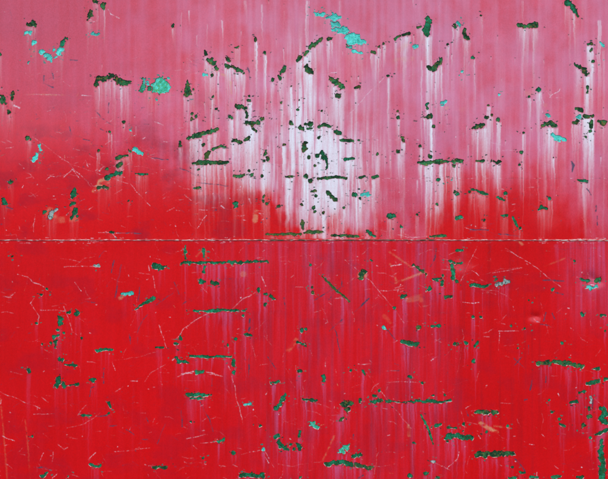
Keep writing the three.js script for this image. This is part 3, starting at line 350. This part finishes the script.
function coat(upper) {
  const color = new Uint8Array(W * HR * 4), gloss = new Uint8Array(W * HR * 4), bump = new Float32Array(W * HR);
  for (let r = 0; r < HR; r++) {
    const j = upper ? HR - 1 - r : H - 1 - r, yy = (j + 0.5) / K + TY;
    for (let k = 0; k < W; k++) {
      const x = (k + 0.5) / K + TX, i = j * W + k, o = (r * W + k) * 4;
      const broad = fbm(x * 0.018, yy * 0.014, 3), grain = noise(x * 2.2, yy * 2.2), comb = 0.45 * noise(x * 0.9, yy * 0.04) + 0.55 * noise(x * 0.31 + 12, yy * 0.025), comb2 = noise(x * 0.28 + 40, yy * 0.012), cloud = fbm(x * 0.06 + 3, yy * 0.05, 4);
      let chalkSheen, wh = white[i], vi = violet[i];
      if (upper) {
        const end = along(chalkSheenEnd, x) + 30 * (cloud - 0.5) + 16 * (noise(x * 0.33, yy * 0.03 + 8) - 0.5) + 12 * (fbm(x * 0.16, yy * 0.13 + 4, 3) - 0.5), fade = along(chalkSheenBlur, x);
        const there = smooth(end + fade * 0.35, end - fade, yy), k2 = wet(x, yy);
        chalkSheen = there * (0.04 + 0.125 * smooth(60, 230, x) * smooth(0.15, 0.8, 0.3 * comb2 + 0.7 * cloud) + 0.13 * k2 * (0.45 + 0.3 * comb + 0.7 * cloud) + 0.05 * (grain - 0.5) + 0.02 * (comb2 - 0.5)) + 0.022 * smooth(238, 120, yy + 40 * (cloud - 0.5)) * (0.5 + cloud);  // chalk plus part of the sky reflection, painted into the colour
        const cut2 = smooth(end + fade * 0.5, end - fade * 0.3, yy);
        wh *= 0.25 + 0.75 * cut2;
        wh = 1 - (1 - wh) * (1 - there * smooth(0.55, 0.9, comb * 0.7 + comb2 * 0.45) * 0.07 * k2);
        const core = hill(x, yy, 322, 168, 42, 64) + 0.75 * hill(x, yy, 300, 110, 16, 60) + 0.45 * hill(x, yy, 345, 178, 40, 40) + 0.35 * hill(x, yy, 262, 160, 26, 40);
        wh = 1 - (1 - wh) * (1 - Math.min(0.74, core * (0.14 + 0.8 * smooth(0.3, 0.72, comb * 0.55 + cloud * 0.45)) * (0.42 + 0.8 * smooth(0.25, 0.7, noise(x * 0.62 + 5, yy * 0.03 + 2))) * (1 - 0.45 * smooth(200, 238, yy)) * 0.78) * smooth(end + 4, end - 14, yy));
        wh = Math.min(0.96, wh);
        vi = Math.max(vi, there * 0.1 * smooth(200, 330, x));
      } else {
        const mid = smooth(175, 300, x) * smooth(475, 430, x), right = smooth(545, 590, x) * smooth(350, 270, yy);
        vi = 1 - (1 - vi) * (1 - (mid * (0.08 + 0.10 * smooth(330, 250, yy)) + right * 0.34 + 0.01) * (0.1 + 1.3 * comb * comb * (0.4 + comb2)));
        chalkSheen = 0.002 * mid * cloud + 0.007 * right;
        wh = 0;
      }
      // red gloss paint
      const f = 1 + 0.16 * (broad - 0.5) + 0.17 * (grain - 0.5) + 0.10 * (noise(x * 1.1 + 70, yy * 1.1) - 0.5) + 0.06 * (comb - 0.5);
      const faded = upper ? 0.12 * smooth(150, 20, yy) * smooth(230, 60, x) + 0.05 * smooth(90, 0, yy) : 0;
      const dirt = smooth(0.50, 0.74, fbm(x * 0.035 + 60, yy * 0.06 + 20, 4)) * (0.45 + 0.55 * fbm(x * 0.5, yy * 0.5 + 30, 3)) * (upper ? smooth(70, 150, yy) * smooth(330, 200, x) + 0.25 : 0.7);
      const band = upper ? 0 : 0.22 * smooth(0.5, 0.85, comb2 * 0.6 + comb * 0.4) * smooth(160, 300, x) * smooth(620, 470, x);
      let R = 0.615 * f * (1 - faded) * (1 - band), G = 0.0012 * f, B = 0.0022 * f;
      const over = (a, cr, cg, cb) => { R = mix(R, cr, a); G = mix(G, cg, a); B = mix(B, cb, a); };
      over(chalkSheen, 0.61, 0.50, mix(0.92, 0.74, smooth(60, 260, x))); over(0.32 * dirt, 0.16, 0.006, 0.024);
      if (vi > 0.002) over(Math.min(0.85, vi) * (0.7 + 0.45 * grain), 0.47, 0.14, 0.30);
      over(Math.min(1, wh * (0.82 + 0.36 * grain)), 0.73, 0.735, 0.70);
      if (rust[i] > 0.002) over(rust[i] * (0.45 + 0.6 * cloud), 0.62, 0.30, 0.13);
      if (blue[i] > 0.002) over(Math.min(0.92, blue[i]), 0.030, 0.040, 0.072);
      if (pale[i] > 0.002) over(pale[i] * (0.6 + 0.5 * grain), 0.72, 0.64, 0.64);
      if (teal[i] > 0.002) over(Math.min(1, teal[i]), 0.02, 0.17, 0.12);
      if (soot[i] > 0.002) over(Math.min(1, soot[i]), 0.02, 0.028, 0.02);
      color[o] = toSRGB(R); color[o + 1] = toSRGB(G); color[o + 2] = toSRGB(B); color[o + 3] = 255;
      let pressed = 0; for (const [dx, dy, sx, sy] of dents) if (sx < 12 && Math.abs(x - dx) < 3 * sx && Math.abs(yy - dy) < 3 * sy) pressed = Math.max(pressed, hill(x, yy, dx, dy, sx * 1.3, sy * 1.3));
      const rough = 0.125 + 0.2 * pressed * (0.5 + cloud) + 0.05 * cloud + 0.5 * wh + 0.18 * Math.min(1, vi) + 0.06 * blue[i] + 0.12 * soot[i] + 0.3 * Math.max(pale[i], rust[i]) + 0.04 * (grain - 0.5);
      gloss[o] = gloss[o + 1] = gloss[o + 2] = Math.round(255 * Math.min(0.95, rough)); gloss[o + 3] = 255;
      let z = relief[i] + 0.000004 * grain + 0.00006 * fbm(x * 0.13 + 2, yy * 0.11, 2) + 0.0026 * fbm(x * 0.009 + 5, yy * 0.009, 2) + 0.0011 * Math.exp(-(((yy - SEAM - 3) / 7) ** 2)) * (fbm(x * 0.045, 9.5, 3) - 0.3) * (1 + 1.5 * smooth(230, 290, x) * smooth(470, 420, x)) - 0.00012 * soot[i];
      for (const [dx, dy, sx, sy, depth] of dents) if (Math.abs(x - dx) < 3 * sx && Math.abs(yy - dy) < 3 * sy) { const q = Math.hypot((x - dx) / sx + 0.8 * (noise(x * 0.11, yy * 0.11 + 5) - 0.5), (yy - dy) / sy + 0.6 * (noise(x * 0.12 + 8, yy * 0.12) - 0.5)); z -= depth * Math.exp(-q * (0.55 + 0.6 * q)); }
      bump[r * W + k] = z;
    }
  }
  const tex = (data, format, type, srgb) => {
    const q = new THREE.DataTexture(data, W, HR, format, type);
    q.wrapS = q.wrapT = THREE.MirroredRepeatWrapping; q.magFilter = THREE.LinearFilter; q.needsUpdate = true;
    if (srgb) q.colorSpace = THREE.SRGBColorSpace;
    return q;
  };
  return new THREE.MeshPhysicalMaterial({
    name: 'red_paint', map: tex(color, THREE.RGBAFormat, THREE.UnsignedByteType, true), roughnessMap: tex(gloss, THREE.RGBAFormat, THREE.UnsignedByteType), roughness: 1, metalness: 0,
    bumpMap: tex(bump, THREE.RedFormat, THREE.FloatType), bumpScale: 1, ior: 1.5,
  });
}

// ---------------------------------------------------------------- old coats under the red
function undercoat(name, tones, rough = 0.7, scale = 1, flecked = 0.7) {
  const n = 384, data = new Uint8Array(n * n * 4), high = new Float32Array(n * n);
  for (let j = 0; j < n; j++) for (let i = 0; i < n; i++) {
    const x = i / 2.6 * scale, yy = j / 2.6 * scale, a = fbm(x * 0.22 + name.length * 31, yy * 0.22, 4), e = fbm(x * 0.6 + 70, yy * 0.6 + name.length * 9, 3), gr = noise(x * 2.3, yy * 2.3), o = (j * n + i) * 4;
    let c = tones[0].map((v, k) => mix(v, tones[1][k], smooth(0.42, 0.62, a)));
    c = c.map((v, k) => mix(v, tones[2][k], smooth(0.58, 0.72, e) * 0.85));
    const fleck = smooth(0.66, 0.78, noise(x * 1.25 + 11, yy * 1.25)); c = c.map((v) => v * (1 - flecked * 0.55 + 1.1 * flecked * gr) * (1 - 0.75 * flecked * fleck));
    for (let k = 0; k < 3; k++) data[o + k] = toSRGB(c[k]);
    data[o + 3] = 255; high[j * n + i] = 0.0004 * e + 0.00012 * gr;
  }
  const tex = (arr, format, type) => { const q = new THREE.DataTexture(arr, n, n, format, type); q.wrapS = q.wrapT = THREE.MirroredRepeatWrapping; q.magFilter = THREE.LinearFilter; q.needsUpdate = true; return q; };
  const map = tex(data, THREE.RGBAFormat, THREE.UnsignedByteType); map.colorSpace = THREE.SRGBColorSpace;
  return new THREE.MeshPhysicalMaterial({ name, specularIntensity: 0.25, map, bumpMap: tex(high, THREE.RedFormat, THREE.FloatType), bumpScale: 1, roughness: rough, vertexColors: true });
}
const COATS = {
  dark: undercoat('dark_green_coat', [[0.010, 0.052, 0.018], [0.030, 0.150, 0.045], [0.135, 0.110, 0.022]]),
  green: undercoat('green_coat', [[0.008, 0.105, 0.038], [0.012, 0.200, 0.085], [0.040, 0.075, 0.014]]),
  turquoise: undercoat('turquoise_coat', [[0.070, 0.50, 0.38], [0.10, 0.60, 0.47], [0.025, 0.27, 0.18]], 0.7, 1.4, 0.4),
  olive: undercoat('olive_coat', [[0.055, 0.105, 0.022], [0.022, 0.085, 0.030], [0.16, 0.13, 0.035]]),
  pale: undercoat('pale_green_coat', [[0.38, 0.47, 0.40], [0.50, 0.48, 0.44], [0.05, 0.20, 0.13]]),
  mottled: undercoat('mottled_turquoise_coat', [[0.04, 0.36, 0.20], [0.09, 0.54, 0.40], [0.07, 0.24, 0.04]], 0.7, 1.6, 0.5),
};
const RIM = new THREE.MeshPhysicalMaterial({ specularIntensity: 0.3, name: 'broken_paint_edge', color: 0xffffff, roughness: 0.65, vertexColors: true });

// one chip: a sloping broken edge down to the old coat
function chipGeometry(c, front) {
  const rims = [], floors = [];
  for (const l of c.loops) {
    const n = l.length, deep = -(0.0006 + 0.0003 * Math.min(2, c.rMax)), pos = [], col = [], uv = [], idx = [], inner = [];
    for (let i = 0; i < n; i++) {
      const a = l[(i + n - 1) % n], e = l[(i + 1) % n], q = l[i], tx = e[0] - a[0], ty = e[1] - a[1], len = Math.hypot(tx, ty) || 1;
      const step = Math.min(0.42, 0.26 * c.rMax) * (0.4 + 0.9 * hash(i, c.id));
      inner.push([q[0] - ty / len * step * c.side, q[1] + tx / len * step * c.side]);
    }
    for (let i = 0; i < n; i++) for (const [k, q] of [[0, l[i]], [1, inner[i]]]) {
      pos.push(X(q[0]), Y(q[1]), front + (k ? deep : 0)); uv.push(q[0] * 0.01, q[1] * 0.01);
      const v = noise(q[0] * 0.6 + c.id, q[1] * 0.6), under = q[1] > (c.box[1] + c.box[3]) / 2 ? 1 : 0;
      const tone = c.upper ? (c.kind === 'turquoise' ? (v > 0.5 ? [0.20, 0.52, 0.47] : [0.10, 0.22, 0.20]) : v > 0.66 ? [0.34, 0.26, 0.26] : v > 0.45 ? [0.075, 0.028, 0.014] : [0.03, 0.016, 0.011]) : v > 0.66 ? [0.50, 0.33, 0.30] : v > 0.5 ? [0.20, 0.06, 0.05] : [0.05, 0.02, 0.015];
      const s = 0.75 + 0.5 * hash(i + 7 * k, c.id + under);
      col.push(tone[0] * s, tone[1] * s, tone[2] * s);
    }
    for (let i = 0; i < n; i++) { const a = 2 * i, e = 2 * ((i + 1) % n); idx.push(a, e, e + 1, a, e + 1, a + 1); }
    const rim = new THREE.BufferGeometry();
    rim.setAttribute('position', new THREE.Float32BufferAttribute(pos, 3)); rim.setAttribute('uv', new THREE.Float32BufferAttribute(uv, 2)); rim.setAttribute('color', new THREE.Float32BufferAttribute(col, 3));
    rim.setIndex(idx); rim.computeVertexNormals();
    rims.push(rim);
    const tri = THREE.ShapeUtils.triangulateShape(inner.map((q) => new THREE.Vector2(X(q[0]), Y(q[1]))), []), fp = [], fu = [], fc = [], fn = [], f = [];
    const tint = 0.8 + 0.45 * hash(c.id, 5);
    for (const q of inner) { fp.push(X(q[0]), Y(q[1]), front + deep); fn.push(0, 0, 1); fu.push(q[0] / 148 + c.id * 0.137, q[1] / 148 + c.id * 0.071); const s = tint * (0.85 + 0.3 * noise(q[0] * 0.3, q[1] * 0.3)); fc.push(s, s, s); }
    for (const q of tri) f.push(...q);
    const floor = new THREE.BufferGeometry();
    floor.setAttribute('position', new THREE.Float32BufferAttribute(fp, 3)); floor.setAttribute('normal', new THREE.Float32BufferAttribute(fn, 3)); floor.setAttribute('uv', new THREE.Float32BufferAttribute(fu, 2)); floor.setAttribute('color', new THREE.Float32BufferAttribute(fc, 3));
    floor.setIndex(f);
    floors.push(floor);
  }
  const all = [mergeGeometries(floors), mergeGeometries(rims)];
  all[1] = all[1].clone();
  const out = mergeGeometries([all[0], all[1]].map((q) => { const r = new THREE.BufferGeometry(); for (const k of ['position', 'normal', 'uv', 'color']) r.setAttribute(k, q.attributes[k]); r.setIndex(q.index); return r; }), true);
  return out;
}

// ---------------------------------------------------------------- the panel
const LEFT = -700, RIGHT = 1308, TOP = -480, FOOT = EYE_ROW + EYE / P;
const panel = new THREE.Group();
panel.name = 'painted_steel_panel';
panel.userData = { label: 'weathered red steel panel of two sheets with green chips and white runs', category: 'metal panel', kind: 'thing' };
scene.add(panel);
const show = (mesh) => { mesh.castShadow = mesh.receiveShadow = true; return mesh; };
const taken = {};
const named = (name) => { const n = taken[name] = (taken[name] ?? -1) + 1; return n ? name + '_' + String(n).padStart(3, '0') : name; };

const FRONT = { true: 0, false: -0.0006 };
function sheet(upper) {
  const own = chips.filter((c) => c.upper === upper && c.loops.length), z = FRONT[upper], y0 = upper ? TOP : SEAM - 2, y1 = upper ? SEAM + 0.4 : FOOT;
  const ring = [[LEFT, y1], [RIGHT, y1], [RIGHT, y0], [LEFT, y0]].map(([a, e]) => new THREE.Vector2(X(a), Y(e)));
  const holes = own.flatMap((c) => c.loops.map((l) => l.map((q) => new THREE.Vector2(X(q[0]), Y(q[1])))));
  for (const q of holes) if (!THREE.ShapeUtils.isClockWise(q)) q.reverse();
  const tri = THREE.ShapeUtils.triangulateShape(ring, holes), all = [ring, ...holes].flat(), pos = [], uv = [], nor = [];
  const toUV = (px, py) => { const x = px / P + 304, yy = EYE_ROW - (py - EYE) / P; return [(x - TX) / SPAN, ((upper ? SEAM : SEAM + HALF) - yy) / HALF]; };
  for (const q of all) { pos.push(q.x, q.y, z); nor.push(0, 0, 1); uv.push(...toUV(q.x, q.y)); }
  const face = new THREE.BufferGeometry();
  face.setAttribute('position', new THREE.Float32BufferAttribute(pos, 3)); face.setAttribute('normal', new THREE.Float32BufferAttribute(nor, 3)); face.setAttribute('uv', new THREE.Float32BufferAttribute(uv, 2));
  face.setIndex(tri.flat());
  // the plate behind the paint, with its cut edges
  const x0 = X(LEFT), x1 = X(RIGHT), b0 = Y(y1), b1 = Y(y0), back = z - (upper ? 0.0028 : 0.006), core = z - 0.0016;
  const plate = new THREE.BoxGeometry(x1 - x0, b1 - b0, core - back); plate.translate((x0 + x1) / 2, (b0 + b1) / 2, (core + back) / 2);
  const lip = new THREE.BoxGeometry(x1 - x0, 0.0004, -core + z - 0.0001); lip.translate((x0 + x1) / 2, b0 + 0.0003, (z + core) / 2);
  for (const q of [plate, lip]) { const a = q.attributes; for (let i = 0; i < a.uv.count; i++) a.uv.setXY(i, ...toUV(a.position.getX(i), a.position.getY(i))); }
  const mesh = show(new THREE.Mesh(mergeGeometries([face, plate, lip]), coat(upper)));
  mesh.name = named('steel_sheet');
  mesh.userData = { label: upper ? 'faded chalky sheet with painted pink sky sheen, streaked with white runs' : 'glossy deep red sheet' };
  panel.add(mesh);
  return { mesh, own };
}
for (const upper of [true, false]) {
  const { mesh, own } = sheet(upper), tiny = {};
  for (const c of own) {
    c.side = 1;
    const l = c.loops[0]; let area = 0; for (let i = 0; i < l.length; i++) { const a = l[i], e = l[(i + 1) % l.length]; area += a[0] * e[1] - e[0] * a[1]; }
    for (const q of c.loops) { let s = 0; for (let i = 0; i < q.length; i++) { const a = q[i], e = q[(i + 1) % q.length]; s += a[0] * e[1] - e[0] * a[1]; } if (s < 0) q.reverse(); }
    const xs = c.loops.flat().map((q) => q[0]), ys = c.loops.flat().map((q) => q[1]);
    c.size = Math.max(Math.max(...xs) - Math.min(...xs), Math.max(...ys) - Math.min(...ys));
  }
  const big = [...own].sort((a, e) => e.size - a.size).slice(0, 148), set = new Set(big);
  for (const c of own) {
    const geo = chipGeometry(c, FRONT[upper]);
    if (set.has(c)) {
      const part = show(new THREE.Mesh(geo, [COATS[c.kind], RIM]));
      part.name = named('paint_chip');
      const look = { turquoise: 'bright turquoise patch of old paint', mottled: 'mottled green and turquoise patch', olive: 'olive green and brown patch', pale: 'pale grey green patch' }[c.kind];
      if (look) part.userData.label = look;
      mesh.add(part);
    } else (tiny[c.kind] ??= []).push(geo);
  }
  for (const [kind, list] of Object.entries(tiny)) {
    const flat = list.map((q) => { const r = q.clone(); r.clearGroups(); return r; });
    const floors = [], rims = [];
    for (const q of list) for (const gr of q.groups) { const r = new THREE.BufferGeometry(); for (const k of ['position', 'normal', 'uv', 'color']) r.setAttribute(k, q.attributes[k]); r.setIndex(Array.from(q.index.array.slice(gr.start, gr.start + gr.count))); (gr.materialIndex ? rims : floors).push(r); }
    const part = show(new THREE.Mesh(mergeGeometries([mergeGeometries(floors), mergeGeometries(rims)], true), [COATS[kind], RIM]));
    part.name = named('paint_specks'); part.userData.kind = 'stuff';
    mesh.add(part);
  }
}

// ---------------------------------------------------------------- the weld that joins the sheets
{
  const n = 2048, rows = 16, data = new Uint8Array(n * rows * 4);
  for (let j = 0; j < rows; j++) for (let i = 0; i < n; i++) {
    const x = TX + (i / n) * SPAN, e = fbm(x * 0.35, j * 0.22 + 3, 4), gr = noise(x * 2.0, j * 0.9), big = fbm(x * 0.05, 8.8, 3), o = (j * n + i) * 4;
    let c = [0.50, 0.022, 0.028];
    const to = (q, a) => { c = c.map((v, k) => mix(v, q[k], Math.min(1, Math.max(0, a)))); };
    to([0.62, 0.36, 0.30], smooth(0.34, 0.6, e) * (0.3 + 0.4 * smooth(0.32, 0.6, big) + 0.4 * smooth(535, 560, x)) * (0.7 + 0.3 * smooth(2, 9, j)));
    to([0.64, 0.50, 0.43], smooth(0.58, 0.7, e) * 0.7);
    const dirty = smooth(245, 262, x) * smooth(450, 436, x);
    to([0.045, 0.06, 0.03], dirty * smooth(0.40, 0.60, fbm(x * 0.22 + 50, j * 0.18, 3)) * 0.95);
    to([0.30, 0.03, 0.03], smooth(0.60, 0.72, fbm(x * 0.12 + 90, j * 0.1, 3)) * 0.8 * (1 - smooth(530, 560, x)));
    to([0.10, 0.035, 0.02], smooth(0.6, 0.75, gr) * 0.4);
    c = c.map((v) => v * (0.75 + 0.5 * gr));
    for (let k = 0; k < 3; k++) data[o + k] = toSRGB(c[k]);
    data[o + 3] = 255;
  }
  const map = new THREE.DataTexture(data, n, rows, THREE.RGBAFormat, THREE.UnsignedByteType); map.colorSpace = THREE.SRGBColorSpace; map.wrapS = map.wrapT = THREE.MirroredRepeatWrapping; map.magFilter = THREE.LinearFilter; map.needsUpdate = true;
  const pos = [], uv = [], idx = [], sides = 7;
  let count = 0;
  for (let x = LEFT; x <= RIGHT; x += 0.8) {
    const wide = 0.0019 * (0.42 + 1.1 * fbm(x * 0.14, 2.2, 3) + (x > 535 ? 0.25 : 0)), high = 0.0010 * (0.45 + 1.1 * fbm(x * 0.5, 6.1, 3)), mid = Y(SEAM + 0.1 + 0.9 * (fbm(x * 0.06, 12.5, 3) - 0.5));
    for (let k = 0; k < sides; k++) { const a = (k / (sides - 1)) * Math.PI; pos.push(X(x), mid + wide * Math.cos(a) * (1 + 0.25 * (hash(Math.round(x * 1.25), k) - 0.5)), -0.0012 + (0.0009 + high) * Math.sin(a)); uv.push((x - TX) / SPAN, k / (sides - 1)); }
    if (count++) for (let k = 0; k < sides - 1; k++) { const a = (count - 2) * sides + k, e = a + sides; idx.push(a, a + 1, e, a + 1, e + 1, e); }
  }
  const geo = new THREE.BufferGeometry();
  geo.setAttribute('position', new THREE.Float32BufferAttribute(pos, 3)); geo.setAttribute('uv', new THREE.Float32BufferAttribute(uv, 2)); geo.setIndex(idx); geo.computeVertexNormals();
  const bead = show(new THREE.Mesh(geo, new THREE.MeshPhysicalMaterial({ name: 'weld_paint', map, roughness: 0.6, specularIntensity: 0.3 })));
  bead.name = 'weld_bead'; bead.userData.label = 'thin rough weld line, pale and flaking';
  panel.add(bead);
}

// ---------------------------------------------------------------- the ground the panel stands on
{
  const n = 256, data = new Uint8Array(n * n * 4);
  for (let j = 0; j < n; j++) for (let i = 0; i < n; i++) { const o = (j * n + i) * 4, v = 0.022 + 0.02 * fbm(i * 0.06, j * 0.06, 4) + 0.012 * hash(i, j); data[o] = toSRGB(v); data[o + 1] = toSRGB(v * 0.97); data[o + 2] = toSRGB(v * 0.92); data[o + 3] = 255; }
  const map = new THREE.DataTexture(data, n, n, THREE.RGBAFormat, THREE.UnsignedByteType); map.colorSpace = THREE.SRGBColorSpace; map.wrapS = map.wrapT = THREE.RepeatWrapping; map.repeat.set(400, 400); map.magFilter = THREE.LinearFilter; map.needsUpdate = true;
  const ground = show(new THREE.Mesh(new THREE.PlaneGeometry(800, 800), new THREE.MeshStandardMaterial({ name: 'asphalt', map, roughness: 0.95 })));
  ground.rotation.x = -Math.PI / 2; ground.name = 'ground'; ground.userData.kind = 'structure';
  scene.add(ground);
}
console.log(chips.length + ' chips, without outline: ' + chips.filter((c) => !c.loops.length).length);
renderer.render(scene, camera);
